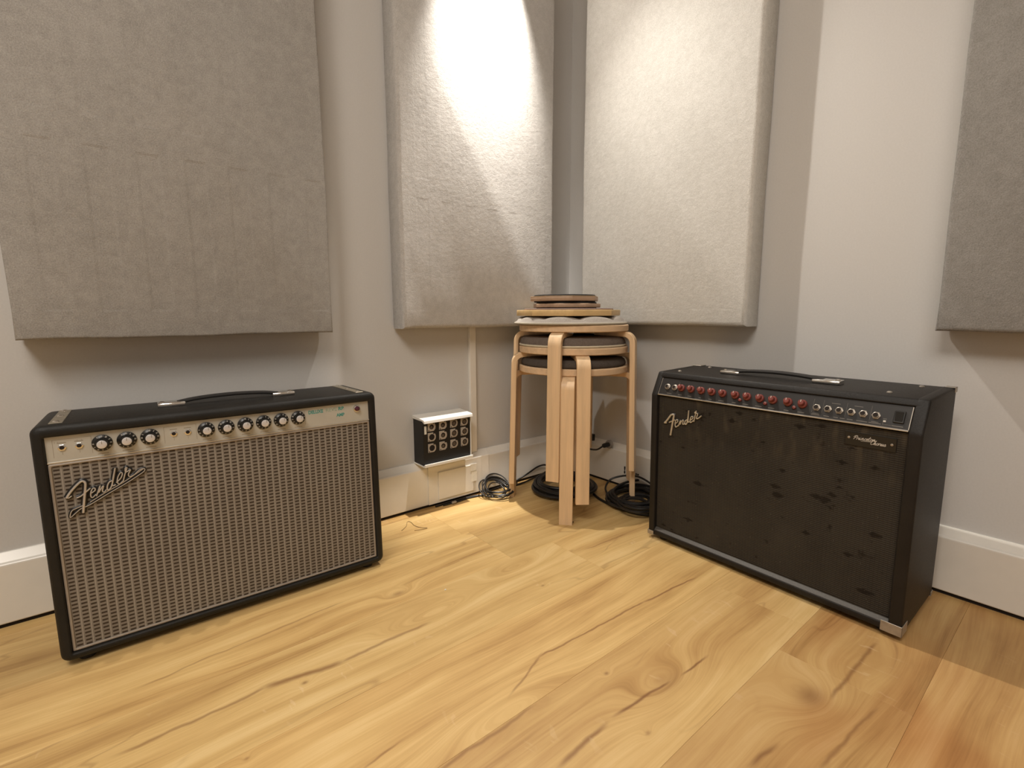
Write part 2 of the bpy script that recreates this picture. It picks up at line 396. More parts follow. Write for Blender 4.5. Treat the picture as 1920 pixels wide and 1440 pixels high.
def text_mesh(name, txt, mat, parent, x, z, y, height, width=None, shear=0.0, ext=0.0003, offset=0.0, rot=None):
    cu = bpy.data.curves.new('t', 'FONT'); cu.body = txt; cu.size = 1; cu.extrude = 0.02; cu.shear = shear; cu.offset = offset
    to = bpy.data.objects.new('t', cu); COL.objects.link(to)
    dg = bpy.context.evaluated_depsgraph_get(); me = bpy.data.meshes.new_from_object(to.evaluated_get(dg))
    bpy.data.objects.remove(to); bpy.data.curves.remove(cu)
    xs = [v.co.x for v in me.vertices]; ys = [v.co.y for v in me.vertices]
    sx = (width/(max(xs)-min(xs))) if width else height/(max(ys)-min(ys)); sy = height/(max(ys)-min(ys))
    for v in me.vertices:
        px = x+(v.co.x-min(xs))*sx; pz = z+(v.co.y-min(ys))*sy
        v.co = Vector((px, y-(v.co.z/0.02)*ext, pz))
        if rot: v.co = rot @ v.co
    me.name = name; me.materials.clear(); me.materials.append(mat)
    o = bpy.data.objects.new(name, me); COL.objects.link(o); o.parent = parent; return o

# ------------------------------------------------------------------ room
XB, YB, ZC = -3.6, -3.5, 2.5
struct(MB().box(XB-.1, 0.0, 0.0, 0.1, -0.02, ZC).build('wall_left', M['wall']))
struct(MB().box(0.0, 0.1, YB-.1, 0.1, -0.02, ZC).build('wall_right', M['wall']))
struct(MB().box(XB-.1, XB, YB-.1, 0.0, -0.02, ZC).build('wall_back', M['wall']))
struct(MB().box(XB, 0.0, YB-.1, YB, -0.02, ZC).build('wall_front', M['wall']))
struct(MB().box(XB-.1, 0.1, YB-.1, 0.1, ZC, ZC+.1).build('ceiling', M['ceiling']))
floor = struct(MB().box(XB-.1, 0.1, YB-.1, 0.1, -0.05, -0.012).build('floor', M['dark']))
SEGS = [(-0.987, -0.563, -1.165, -0.560, .007, .6), (-1.165, -0.560, -1.289, -0.543, .011, .75), (-1.289, -0.543, -1.483, -0.545, .006, .6),
 (-0.400, -0.820, -0.573, -0.806, .004, .8), (-0.573, -0.806, -0.871, -0.785, .0035, .75), (-0.871, -0.784, -0.967, -0.819, .004, .6),
 (-1.143, -0.866, -0.963, -0.864, .006, .55), (-1.000, -0.971, -0.899, -0.964, .007, .7),
 (-0.865, -0.965, -0.740, -0.974, .005, .85), (-0.704, -0.980, -0.636, -0.982, .004, .85), (-0.788, -1.142, -0.734, -1.149, .007, .7),
 (-0.559, -1.169, -0.344, -1.173, .006, .6), (-0.487, -0.554, -0.335, -0.562, .003, .6), (-0.718, -1.207, -0.535, -1.223, .005, .5),
 (-1.221, -0.794, -1.165, -0.789, .003, .6), (-1.45, -0.40, -1.10, -0.375, .004, .45), (-0.95, -0.395, -0.70, -0.375, .003, .35)]
KN = [(-0.982, -0.423, .045, .022, .05, .55), (-0.702, -0.61, .012, .008, .01, .6), (-1.234, -0.572, .014, .010, .02, .7), (-1.345, -0.672, .010, .008, .01, .5),
 (-0.809, -0.893, .012, .009, .015, .6), (-0.858, -1.016, .014, .009, .015, .45), (-0.70, -0.51, .12, .035, .07, 0), (-0.95, -0.543, .13, .030, .08, .0),
 (-0.740, -0.975, .10, .040, .07, .25), (-0.584, -1.145, .07, .050, .07, .55), (-1.0, -0.84, .12, .030, -.05, 0), (-0.40, -1.22, .20, .05, .06, 0)]
M['oak'] = wood_floor(SEGS, KN)
seams = [-0.06+0.2*0-0.2005*k for k in range(18)]
rows = []
ylines = [0.02, -0.058, -0.2585, -0.459, -0.659, -0.861, -1.062, -1.2655] + [-1.2655-0.2015*k for k in range(1, 12)]
joint = {2: -0.675, 3: -0.531, 5: -0.386}
ip = 0
for i in range(len(ylines)-1):
    y1, y0 = ylines[i], max(ylines[i+1], YB)
    if y1 <= YB: break
    off = joint.get(i, -0.22-1.29*((i*0.37) % 1.0) if i not in (4,) else -0.12)
    x = off+1.29*2
    while x > 0.0: x -= 1.29
    xe = [0.0]
    while x > XB:
        if xe[-1]-x > 0.02: xe.append(x)
        x -= 1.29
    xe.append(XB)
    for a, b in zip(xe, xe[1:]):
        o = MB().box(b+.0001, a-.0001, y0+.0001, y1-.0001, -0.012, 0.0, 0.00035, 1).build('plank', M['oak'], floor)
        o['seed'] = 0.37+ip*0.731; ip += 1
        o['tone'] = {6: 0.75, 7: 0.95, 5: 0.25, 4: 0.1}.get(i, 0.0) if i < 8 else 0.8
# the planks are laid over the recess below the walls; skirting ducts
def skirting(name, axis):
    prof = [(0.0, 0.010), (-0.024, 0.010), (-0.025, 0.012), (-0.025, 0.1320), (-0.0245, 0.1345), (-0.0232, 0.1362), (-0.0212, 0.1372), (-0.0180, 0.1385), (-0.004, 0.1545), (0.0, 0.1550)]
    mb = MB()
    if axis == 'x': mb.prism(prof, 0, XB, -0.0)
    else: mb.prism(prof, 1, YB, -0.0255)
    if axis == 'y':
        mb.v = [Vector((v.x, v.y, v.z)) for v in mb.v]
    o = mb.build(name, M['base']); struct(o)
    g = MB()
    if axis == 'x': g.box(XB, 0, -0.018, 0, 0.0, 0.0105)
    else: g.box(-0.018, 0, YB, -0.0185, 0.0, 0.0105)
    g.build('gap_shade_strip', M['dark'], o); return o  # dark-coloured strip stands in for the shade under the duct
bl = skirting('baseboard_left', 'x'); br = skirting('baseboard_right', 'y')
# vertical duct, joint covers, blank plate
struct(MB().box(-0.492, -0.467, -0.013, 0.0, 0.1525, ZC, 0.0015).build('trim_1', M['base']))
def cover(parent, x0, x1, t, z0=0.011, z1=0.1395):
    prof = [(-0.0245, z0), (-t, z0), (-t, z1-.003), (-t+.002, z1), (-0.006, 0.1555), (0.0, 0.1555), (0.0, 0.152), (-0.0245, 0.136)]
    return MB().prism(prof, 0, x0, x1).build('joint_cover', M['base'], parent)
cover(bl, -0.462, -0.428, 0.0275)
big = cover(bl, -0.676, -0.4625, 0.0300)
MB().box(-0.640, -0.500, -0.0345, -0.0295, 0.022, 0.116, 0.001).build('blank_plate', M['base'], big)
MB().box(-0.512, -0.487, -0.0355, -0.0340, 0.094, 0.119, 0.0003, 1).build('sticker', M['paper'], big)
MB().box(-0.508, -0.485, -0.0350, -0.0340, 0.055, 0.093, 0.0003, 1).build('tape', M['tape'], big)
# ports on the right skirting
for (y, z, w, h) in ((-0.320, 0.077, .003, .005), (-0.320, 0.069, .002, .003), (-0.320, 0.060, .003, .005), (-0.371, 0.066, .003, .003), (-0.379, 0.066, .003, .003)):
    MB().box(-0.0262, -0.024, y-w, y+w, z-h, z+h, 0.0005, 1).build('socket_hole', M['dark'], br)

# ------------------------------------------------------------------ acoustic panels
def panel_mesh(w, h, t, bev, seed, droop=0.002):
    # local: x width, y depth (front at -t), z height; soft uneven outline
    rnd = random.Random(seed); ph = [rnd.uniform(0, 6.28) for _ in range(8)]
    n = 22
    def outline(inset):
        pts = []
        r = 0.012
        def wob(u, k): return droop*math.sin(u*9+ph[k])*0.5+droop*math.sin(u*23+ph[k+1])*0.25
        x0, x1, z0, z1 = inset, w-inset, inset, h-inset
        for i in range(n): u = i/n; pts.append((x0+(x1-x0)*u, z0+wob(u, 0)))
        for i in range(n): u = i/n; pts.append((x1+wob(u, 2), z0+(z1-z0)*u))
        for i in range(n): u = i/n; pts.append((x1-(x1-x0)*u, z1+wob(u, 4)))
        for i in range(n): u = i/n; pts.append((x0+wob(u, 6), z1-(z1-z0)*u))
        return pts
    loops = []
    for ins, y in ((0.004, 0.0), (0.0, -0.004), (0.0, -t+bev), (bev*0.13, -t+bev*0.5), (bev*0.5, -t+bev*0.13), (bev, -t)):
        loops.append([(p[0], y, p[1]) for p in outline(ins)])
    return MB().loft(loops, True, True)
def acoustic(label, mat, w, h, t, bev, seed, M4):
    o = panel_mesh(w, h, t, bev, seed).build('acoustic_panel', mat, None, 50); o.matrix_world = M4
    tag(o, label, 'acoustic panel', 'felt acoustic panels on the walls'); return o
T = Matrix.Translation
RZ = Matrix.Rotation(math.radians(-90), 4, 'Z')      # local x -> -y, local -y (front) -> -x
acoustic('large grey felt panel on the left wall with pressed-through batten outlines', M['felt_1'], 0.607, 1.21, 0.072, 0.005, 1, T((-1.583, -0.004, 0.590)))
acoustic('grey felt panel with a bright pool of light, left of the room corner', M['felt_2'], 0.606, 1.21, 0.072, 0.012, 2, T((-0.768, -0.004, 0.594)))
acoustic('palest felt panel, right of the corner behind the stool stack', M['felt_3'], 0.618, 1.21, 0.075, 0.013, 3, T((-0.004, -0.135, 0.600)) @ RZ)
acoustic('darkest grey felt panel cut off by the right edge of the view', M['felt_w'], 0.606, 1.21, 0.072, 0.008, 4, T((-0.004, -1.158, 0.598)) @ RZ)

# ------------------------------------------------------------------ amplifiers
def amp_matrix(x, y, z, yaw, lean):
    a, l = math.radians(yaw), math.radians(lean)
    u = Vector((math.cos(a), math.sin(a), 0)); n = Vector((-math.sin(a), math.cos(a), 0)); k = Vector((0, 0, 1))
    w = k*math.cos(l)+n*math.sin(l); d = n*math.cos(l)-k*math.sin(l)
    m = Matrix((u, d, w)).transposed().to_4x4(); m.translation = (x, y, z); return m
LOGO_A = [[(0.0365,0.3042),(0.0416,0.3123),(0.0485,0.3209),(0.0553,0.3277),(0.0600,0.3304),(0.0638,0.3268),(0.0632,0.3176),(0.0612,0.3049),(0.0589,0.2904),(0.0561,0.2719)],
 [(0.0365,0.3042),(0.0399,0.3040),(0.0438,0.3068)],
 [(0.0500,0.3014),(0.0564,0.3038),(0.0631,0.3092),(0.0699,0.3151)],
 [(0.0704,0.3056),(0.0756,0.3091),(0.0763,0.3127),(0.0737,0.3143),(0.0703,0.3084),(0.0693,0.3002),(0.0716,0.2972),(0.0768,0.3022)],
 [(0.0770,0.2984),(0.0799,0.3062),(0.0838,0.3168),(0.0803,0.3043),(0.0846,0.3109),(0.0885,0.3157),(0.0862,0.3067),(0.0885,0.3033),(0.0917,0.3074)],
 [(0.1010,0.3225),(0.0972,0.3205),(0.0941,0.3145),(0.0934,0.3070),(0.0967,0.3072),(0.1012,0.3167),(0.1078,0.3451),(0.1019,0.3204),(0.1016,0.3128),(0.1060,0.3138)],
 [(0.1071,0.3174),(0.1143,0.3245),(0.1173,0.3326),(0.1149,0.3350),(0.1107,0.3282),(0.1087,0.3190),(0.1111,0.3136),(0.1167,0.3182)],
 [(0.1171,0.3171),(0.1207,0.3299),(0.1248,0.3417),(0.1226,0.3421),(0.1226,0.3344),(0.1297,0.3378),(0.1262,0.3298),(0.1277,0.3246),(0.1347,0.3270)]]
RIBBON = [[(0.1347,0.3270),(0.1429,0.3342),(0.1500,0.3361),(0.1507,0.3316),(0.1437,0.3261),(0.1230,0.3139),(0.0953,0.2998),(0.0670,0.2847),(0.0541,0.2803),(0.0460,0.2740),(0.0380,0.2676),(0.0411,0.2790),(0.0489,0.2826),(0.0602,0.2864)],
 [(0.1500,0.3361),(0.1378,0.3283),(0.1141,0.3139),(0.0913,0.3027),(0.0674,0.2893)]]
LOGO_B = [[(0.0408,0.3303),(0.0476,0.3377),(0.0556,0.3489),(0.0614,0.3559),(0.0685,0.3566),(0.0672,0.3447),(0.0644,0.3271),(0.0621,0.3120),(0.0602,0.2992)],
 [(0.0408,0.3303),(0.0478,0.3315)],
 [(0.0546,0.3340),(0.0614,0.3376),(0.0726,0.3437)],
 [(0.0730,0.3331),(0.0803,0.3397),(0.0801,0.3450),(0.0754,0.3432),(0.0729,0.3336),(0.0753,0.3247),(0.0827,0.3305)],
 [(0.0833,0.3286),(0.0862,0.3383),(0.0894,0.3449),(0.0874,0.3333),(0.0921,0.3430),(0.0973,0.3475),(0.0958,0.3365),(0.1010,0.3381)],
 [(0.1101,0.3509),(0.1033,0.3462),(0.1022,0.3383),(0.1072,0.3392),(0.1107,0.3569),(0.1119,0.3756),(0.1112,0.3570),(0.1111,0.3452),(0.1157,0.3464)],
 [(0.1166,0.3497),(0.1235,0.3556),(0.1244,0.3604),(0.1203,0.3605),(0.1170,0.3521),(0.1183,0.3445),(0.1262,0.3513)],
 [(0.1273,0.3480),(0.1299,0.3602),(0.1329,0.3747),(0.1338,0.3776),(0.1290,0.3717),(0.1373,0.3707),(0.1345,0.3586),(0.1390,0.3589),(0.1480,0.3674)]]
def script_logo(parent, strokes, widths, y, grow, mat, ribbon=None):
    back = MB(); front = MB(); base = None
    for st, w in zip(strokes, widths):
        P = smoothline([(p[0], y, p[1]) for p in st], 5)
        back.tube([(p.x, y+0.0015, p.z) for p in P], w+grow, 8, True, (y+0.0015, 0.5))
        front.tube([(p.x, y-0.0012, p.z) for p in P], w, 8, True, (y-0.0012, 0.9))
    if ribbon:
        for st in ribbon:
            P = smoothline([(p[0], y, p[1]) for p in st], 4)
            back.tube([(p.x, y+0.0015, p.z) for p in P], 0.0026, 8, True, (y+0.0015, 0.5))
            front.tube([(p.x, y-0.0008, p.z) for p in P], 0.00085, 6, True, (y-0.0008, 0.9))
    b = back.build('nameplate', M['black'], parent, True)
    b['label'] = 'black backing of the raised script nameplate'
    f = front.build('script_lettering', mat, b, True); f['label'] = 'raised silver script reading Fender'
    return b

def make_silver_amp():
    Wd, H, D = 0.615, 0.4374, 0.2118
    A = amp_matrix(-1.5653, -0.2652, 0.012, -1.63, 1.5)
    # feet decide the height: see below
    root = thing('guitar_amplifier', 'guitar amplifier with silver control panel, silver woven grille and black knobs, by the left wall', 'amplifier', mat=A)
    n = 7
    L = []
    for (x0, x1, z0, z1, r, y) in (
        (0.017, 0.598, 0.015, 0.4165, 0.003, 0.020), (0.017, 0.598, 0.015, 0.4165, 0.003, 0.004), (0.0155, 0.5995, 0.0135, 0.418, 0.004, 0.0008), (0.014, 0.601, 0.012, 0.4195, 0.005, 0.0),
        (0.009, Wd-0.009, 0.009, H-0.009, 0.008, 0.0), (0.004, Wd-0.004, 0.004, H-0.004, 0.012, 0.0022), (0.001, Wd-0.001, 0.001, H-0.001, 0.014, 0.006), (0.0, Wd, 0.0, H, 0.015, 0.011),
        (0.0, Wd, 0.0, H, 0.015, D-0.010), (0.003, Wd-0.003, 0.003, H-0.003, 0.013, D-0.003), (0.010, Wd-0.010, 0.010, H-0.010, 0.008, D)):
        L.append([(p[0], y, p[1]) for p in rrect(x0, x1, z0, z1, r, n)])
    cab = MB().loft(L, True, True); cab.build('cabinet', M['tolex'], root, 50)
    # control panel
    cp = MB().box(0.0172, 0.5978, 0.0075, 0.0125, 0.3705, 0.4163, 0.0008, 1)
    panel = cp.build('control_panel', M['plate'], root); panel['label'] = 'silver control panel'
    MB().box(0.0172, 0.5978, 0.0060, 0.0082, 0.3678, 0.3712, 0.0006, 1).build('panel_edge_strip', M['brushed'], root)
    # printed frames and rules
    pr = MB()
    def rule(x0, x1, z0, z1): pr.box(x0, x1, 0.00735, 0.0080, z0, z1)
    for x in (0.027, 0.079, 0.187, 0.240, 0.4487): rule(x, x+.0006, 0.378, 0.410)
    for x0, x1 in ((0.027, 0.079), (0.187, 0.240)): rule(x0, x1, 0.4095, 0.4100)
    for x in (0.0392, 0.0622, 0.2025, 0.2256): rule(x-.0003, x+.0003, 0.382, 0.387)
    for x in (0.030, 0.034, 0.060, 0.066): rule(x, x+.0005, 0.4035, 0.4065)
    for x in (0.0392, 0.0622, 0.2025, 0.2256): rule(x-.006, x+.006, 0.4030, 0.4045)
    for x in (0.094, 0.1297, 0.1648, 0.2571, 0.2927, 0.3282, 0.3634, 0.3985, 0.4339): rule(x-.008, x+.008, 0.3745, 0.3758)
    pr.build('printed_rules', M['print'], panel)['kind'] = 'stuff'
    # knobs
    ang = [90, 92, 60, 55, 50, 60, 40, 40, 38]
    for i, x in enumerate((0.094, 0.1297, 0.1648, 0.2571, 0.2927, 0.3282, 0.3634, 0.3985, 0.4339)):
        z = 0.3948+0.0013*(i/8)
        k = MB().lathe([(0.0145, 0.0070), (0.0152, 0.0062), (0.0150, 0.0050), (0.0105, 0.0030), (0.0092, 0.0010), (0.0085, -0.0080), (0.0078, -0.0098), (0.0060, -0.0102)], (x, 0, z), 28, 1)
        for s in range(10):
            t = 2*PI*s/10; k.box(x+0.0088*math.cos(t)-.0007, x+0.0088*math.cos(t)+.0007, -0.0085, 0.001, z+0.0088*math.sin(t)-.0007, z+0.0088*math.sin(t)+.0007)
        kn = k.build('knob', M['black'], panel, 35)
        MB().lathe([(0.0074, -0.0098), (0.0074, -0.0108), (0.0060, -0.0115), (0.0020, -0.0112)], (x, 0, z), 20, 1).build('knob_cap', M['knobcap'], kn, 50)
        mk = MB()
        for s in range(11):
            if s == 10 and i % 2: continue
            t = math.radians(ang[i]-150-30*s+180); c = Vector((x+0.0126*math.cos(t), 0.0035, z+0.0126*math.sin(t)))
            d = Vector((math.cos(t), 0, math.sin(t))); e = Vector((-math.sin(t), 0, math.cos(t)))
            l, w = 0.0015, 0.0006+0.0004*((s*7+i) % 3)
            yy = 0.0038
            pts = [c+d*l+e*w, c-d*l+e*w, c-d*l-e*w, c+d*l-e*w]
            ys = [yy+0.0002, yy-0.0014, yy-0.0014, yy+0.0002]
            f0 = [Vector((p.x, y_, p.z)) for p, y_ in zip(pts, ys)]; f1 = [v+Vector((0, 0.0010, 0)) for v in f0]
            mk.add(f0+f1, [(0, 1, 2, 3), (7, 6, 5, 4), (0, 4, 5, 1), (1, 5, 6, 2), (2, 6, 7, 3), (3, 7, 4, 0)])
        t = math.radians(ang[i])
        mk.box(x+0.004*math.cos(t)-.0005, x+0.004*math.cos(t)+.0005, -0.0117, -0.0112, z+0.001, z+0.0065)
        mk.build('knob_marking', M['dimwhite'], kn)['kind'] = 'stuff'
    for x in (0.0392, 0.0622, 0.2025, 0.2256):
        z = 0.3953
        j = MB().lathe([(0.0062, 0.0078), (0.0062, 0.0058), (0.0052, 0.0054), (0.0036, 0.0050)], (x, 0, z), 6, 1).build('input_jack', M['chrome'], panel)
        MB().lathe([(0.0034, 0.0052), (0.0034, 0.0044), (0.003, 0.0043)], (x, 0, z), 14, 1).build('jack_hole', M['dark'], j)
    z = 0.401
    j = MB().lathe([(0.0085, 0.0078), (0.0085, 0.0055), (0.0076, 0.0040), (0.0062, 0.0036)], (0.5678, 0, z), 24, 1).build('pilot_lamp', M['chrome'], panel, 40)
    MB().lathe([(0.0064, 0.0040), (0.0058, 0.0010), (0.0040, -0.0012), (0.0014, -0.0020)], (0.5682, 0, z), 12, 1).build('jewel', M['jewel'], j)
    text_mesh('model_lettering', 'DELUXE', M['teal'], panel, 0.4572, 0.4005, 0.0074, 0.0082, 0.0325, 0, 0.0002, 0.035)
    text_mesh('model_lettering', 'REVE', M['tealfade'], panel, 0.4960, 0.4012, 0.0074, 0.0082, 0.0255, 0, 0.0002, 0.03)
    text_mesh('model_lettering', 'RB', M['teal'], panel, 0.5250, 0.4015, 0.0074, 0.0082, 0.0135, 0, 0.0002, 0.035)
    text_mesh('model_lettering', 'AMP', M['teal'], panel, 0.5195, 0.3868, 0.0074, 0.0080, 0.0190, 0, 0.0002, 0.035)
    # grille
    MB().box(0.020, 0.5955, 0.0090, 0.0150, 0.0180, 0.3650, 0.001, 1).build('grille_cloth', M['gs'], root)
    tr = MB(); L = []
    for (i0, y) in ((0.0, 0.012), (0.0, 0.0068), (0.0010, 0.0058), (0.0030, 0.0058), (0.0040, 0.0068), (0.0042, 0.010)):
        L.append([(p[0], y, p[1]) for p in rrect(0.0178+i0, 0.5975-i0, 0.0160+i0, 0.3672-i0, 0.002, 3)])
    tr.loft(L, False, False).build('grille_trim', M['trim'], root, 40)
    script_logo(root, LOGO_A, [0.0019, 0.0010, 0.0012, 0.0010, 0.0011, 0.0012, 0.0010, 0.0010], 0.005, 0.0026, M['pewter'], RIBBON)
    # handle
    hz = H; yc = 0.105
    P = smoothline([(0.205, yc, hz+0.004), (0.235, yc, hz+0.010), (0.27, yc, hz+0.0135), (0.3175, yc, hz+0.0150), (0.365, yc, hz+0.0135), (0.400, yc, hz+0.010), (0.430, yc, hz+0.004)], 4)
    hb = MB(); L = []
    for p in P:
        wv, tv = 0.012, 0.0032
        L.append([(p.x, p.y+wv*a, p.z+tv*b) for a, b in ((-1, -.4), (-.8, -1), (.8, -1), (1, -.4), (1, .4), (.7, 1), (-.7, 1), (-1, .4))])
    hb.loft(L); h = hb.build('handle', M['rubber'], root, 50)
    for s, x0, x1 in ((-1, 0.184, 0.232), (1, 0.403, 0.451)):
        e = MB(); prof = rrect(yc-0.0150, yc+0.0150, hz-0.001, hz+0.0100, 0.0040, 4)
        e.prism(prof, 0, x0, x1, 0.001, 1)
        c = e.build('handle_bracket', M['chrome'], h, 40)
        MB().lathe([(0.005, hz+0.0095), (0.005, hz+0.0112), (0.003, hz+0.0122)], (x0+0.008 if s < 0 else x1-0.008, yc, 0), 14).build('screw', M['chrome'], c, 50)
    # chassis straps on the top
    for x0 in (0.024, 0.572):
        s = MB().box(x0, x0+0.019, 0.018, 0.195, H-0.0005, H+0.0016, 0.0006, 1).build('chassis_strap', M['strip'], root)
        for yy in (0.030, 0.105, 0.182): MB().lathe([(0.0052, H+0.0012), (0.0050, H+0.0028), (0.0030, H+0.0040)], (x0+.0095, yy, 0), 14).build('screw', M['chrome'], s, 50)
    return root
M['gs'] = grille_silver(); M['gb'] = grille_black()
ampA = make_silver_amp()

def feet(root, Wd, D, zs, r=0.014):
    # rubber feet reaching from the cabinet's underside down to the floor
    mw = root.matrix_world
    for (x, y) in ((0.035, 0.030), (Wd-0.035, 0.030), (0.035, D-0.030), (Wd-0.035, D-0.030)):
        p = mw @ Vector((x, y, 0)); hgt = p.z
        MB().lathe([(r*0.8, 0.002), (r, 0.0), (r, -hgt+0.003), (r*0.9, -hgt+0.0005)], (x, y, 0), 20).build('foot', M['rubber'], root, 40)
feet(ampA, 0.615, 0.2118, None)

def make_black_amp():
    Wd, H, D = 0.5892, 0.4654, 0.227
    A = amp_matrix(-0.2932, -0.6145, 0.013, -91.06, -1.5)
    root = thing('guitar_amplifier', 'black guitar amplifier with red knobs and stained black grille, by the right wall', 'amplifier', mat=A)
    prof = [(0.0, 0.0), (0.0, 0.405), (0.0309, H), (D, H), (D, 0.0)]
    c = MB()
    c.prism(prof, 0, 0.0, 0.0185, 0.0045, 3); c.prism(prof, 0, 0.5665, Wd, 0.0045, 3)
    c.prism([(0.0235, 0.4515), (0.0312, H-0.0006), (D-.002, H-.0006), (D-.002, H-0.018), (0.035, H-0.018)], 0, 0.010, Wd-0.010, 0.0030, 3)
    c.box(0.010, Wd-0.010, 0.0006, D-0.002, 0.0004, 0.0150, 0.003, 3)
    c.box(0.010, Wd-0.010, D-0.016, D-0.002, 0.010, H-0.010)
    c.box(0.012, Wd-0.012, 0.030, 0.036, 0.010, H-0.012)
    c.build('cabinet', M['tolex2'], root, 40)
    # slanted ledge below the grille
    MB().prism([(0.002, 0.0145), (0.002, 0.0155), (0.013, 0.0235), (0.020, 0.0235), (0.020, 0.0145)], 0, 0.0186, 0.5664, 0.0004, 1).build('bottom_ledge', M['ledge'], root)
    MB().box(0.0190, 0.5660, 0.0100, 0.0160, 0.0225, 0.4025, 0.002, 2).build('grille_cloth', M['gb'], root)
    # slanted control panel: frame q runs up the slope
    sl = math.atan2(0.0309, 0.0604); base = Vector((0, 0.0045, 0.4075))
    up = Vector((0, math.sin(sl), math.cos(sl))); nrm = Vector((0, -math.cos(sl), math.sin(sl)))
    R = Matrix((Vector((1, 0, 0)), -nrm, up)).transposed().to_4x4(); R.translation = base
    def place(o):
        o.matrix_local = R; return o
    pnl = place(MB().box(0.0187, 0.5663, 0.0, 0.0040, 0.0, 0.0480, 0.0004, 1).build('control_panel', M['darkpanel'], root)); pnl['label'] = 'charcoal control panel'
    # children of the panel live in its slanted frame
    MB().box(0.0187, 0.5663, -0.0016, 0.0010, -0.0022, 0.0014, 0.0005, 1).build('silver_strip', M['chrome'], pnl)
    MB().box(0.0187, 0.0199, -0.0006, 0.0008, 0.0014, 0.0470).build('silver_strip', M['steel'], pnl)
    MB().box(0.5651, 0.5663, -0.0006, 0.0008, 0.0014, 0.0470).build('silver_strip', M['steel'], pnl)
    q = 0.0245
    for i, x in enumerate((0.0841, 0.112, 0.1407, 0.1692, 0.1976, 0.2295, 0.2579, 0.2878, 0.3166, 0.3488, 0.3787)):
        k = MB().lathe([(0.0092, 0.0), (0.0092, -0.0045), (0.0080, -0.0060), (0.0064, -0.0068), (0.0060, -0.0145), (0.0050, -0.0156), (0.002, -0.0158)], (x, 0, q), 24, 1)
        k = k.build('knob', M['red'], pnl, 35)
        MB().box(x-.0006, x+.0006, -0.0162, -0.0150, q+0.0005, q+0.0055).build('pointer', M['white'], k)
    for x in (0.2437, 0.3023, 0.3640):
        MB().lathe([(0.0036, 0.0), (0.0036, -0.0050), (0.0024, -0.0058)], (x, 0, q-0.0105), 14, 1).build('push_button', M['red'], pnl, 40)
    for i, x in enumerate((0.0419, 0.0637, 0.4068, 0.4277, 0.4488, 0.4701, 0.4906, 0.5119)):
        qq = q-0.0035 if i > 1 else q-0.001
        j = MB().lathe([(0.0078, 0.0), (0.0078, -0.0024), (0.0068, -0.0030), (0.0056, -0.0032), (0.0052, -0.0060), (0.0040, -0.0062)], (x, 0, qq), 6 if i > 1 else 24, 1)
        j.lathe([(0.0055, -0.002), (0.0055, -0.0062), (0.0046, -0.0066), (0.0044, -0.0064)], (x, 0, qq), 20, 1)
        j = j.build('jack_socket', M['steel'], pnl, 40)
        MB().lathe([(0.0043, -0.0060), (0.0043, -0.0070), (0.004, -0.0071)], (x, 0, qq), 16, 1).build('jack_hole', M['dark'], j)
    sw = MB().box(0.5395, 0.5570, -0.0030, 0.001, 0.012, 0.0360, 0.001, 1).build('power_switch', M['black'], pnl)
    MB().prism([(-0.0028, 0.014), (-0.0075, 0.033), (-0.0028, 0.034)], 0, 0.5420, 0.5545, 0.0004, 1).build('rocker', M['black'], sw)
    MB().box(0.5245, 0.5290, -0.0008, 0.0005, 0.0105, 0.0140, 0.0003, 1).build('indicator_lamp', M['white'], pnl)
    pr = MB()
    def bar(x, w, z, h=0.0011): pr.box(x-w/2, x+w/2, -0.0003, 0.0005, z, z+h)
    for x, w in ((0.052, .014), (0.0841, .012), (0.112, .011), (0.1407, .006), (0.1692, .009), (0.1976, .014), (0.2295, .009), (0.2579, .013), (0.2878, .015), (0.3166, .014), (0.3488, .010), (0.3787, .013), (0.4068, .016), (0.4277, .010), (0.4450, .008), (0.4570, .008), (0.4701, .010), (0.4906, .018), (0.5119, .020), (0.5480, .017)):
        bar(x, w, 0.0052, 0.0013)
    bar(0.4068, .012, 0.0078); bar(0.5119, .012, 0.0078); bar(0.4400, .016, 0.0345); bar(0.4800, .015, 0.0345); bar(0.5267, .006, 0.0165)
    for x in (0.0740, 0.3985, 0.4175, 0.4600, 0.5020): pr.box(x, x+.0004, -0.0003, 0.0005, 0.010, 0.040)
    pr.box(0.5245, 0.5250, -0.0003, 0.0005, 0.005, 0.010); pr.box(0.5245, 0.5390, -0.0003, 0.0005, 0.0055, 0.0060)
    pr.build('printed_rules', M['greyprint'], pnl)['kind'] = 'stuff'
    script_logo(root, LOGO_B, [0.0026, 0.0020, 0.0018, 0.0014, 0.0015, 0.0017, 0.0014, 0.0015], 0.0075, 0.0014, M['brushed'])
    # model badge
    b = MB().box(0.4640, 0.5500, 0.0080, 0.0105, 0.3605, 0.3880, 0.0008, 1).build('model_badge', M['black'], root)
    for x, z in ((0.4712, 0.3765), (0.5425, 0.3752)):
        MB().lathe([(0.0024, 0.0085), (0.0024, 0.0072), (0.0014, 0.0066)], (x, 0, z), 12, 1).build('screw', M['steel'], b, 40)
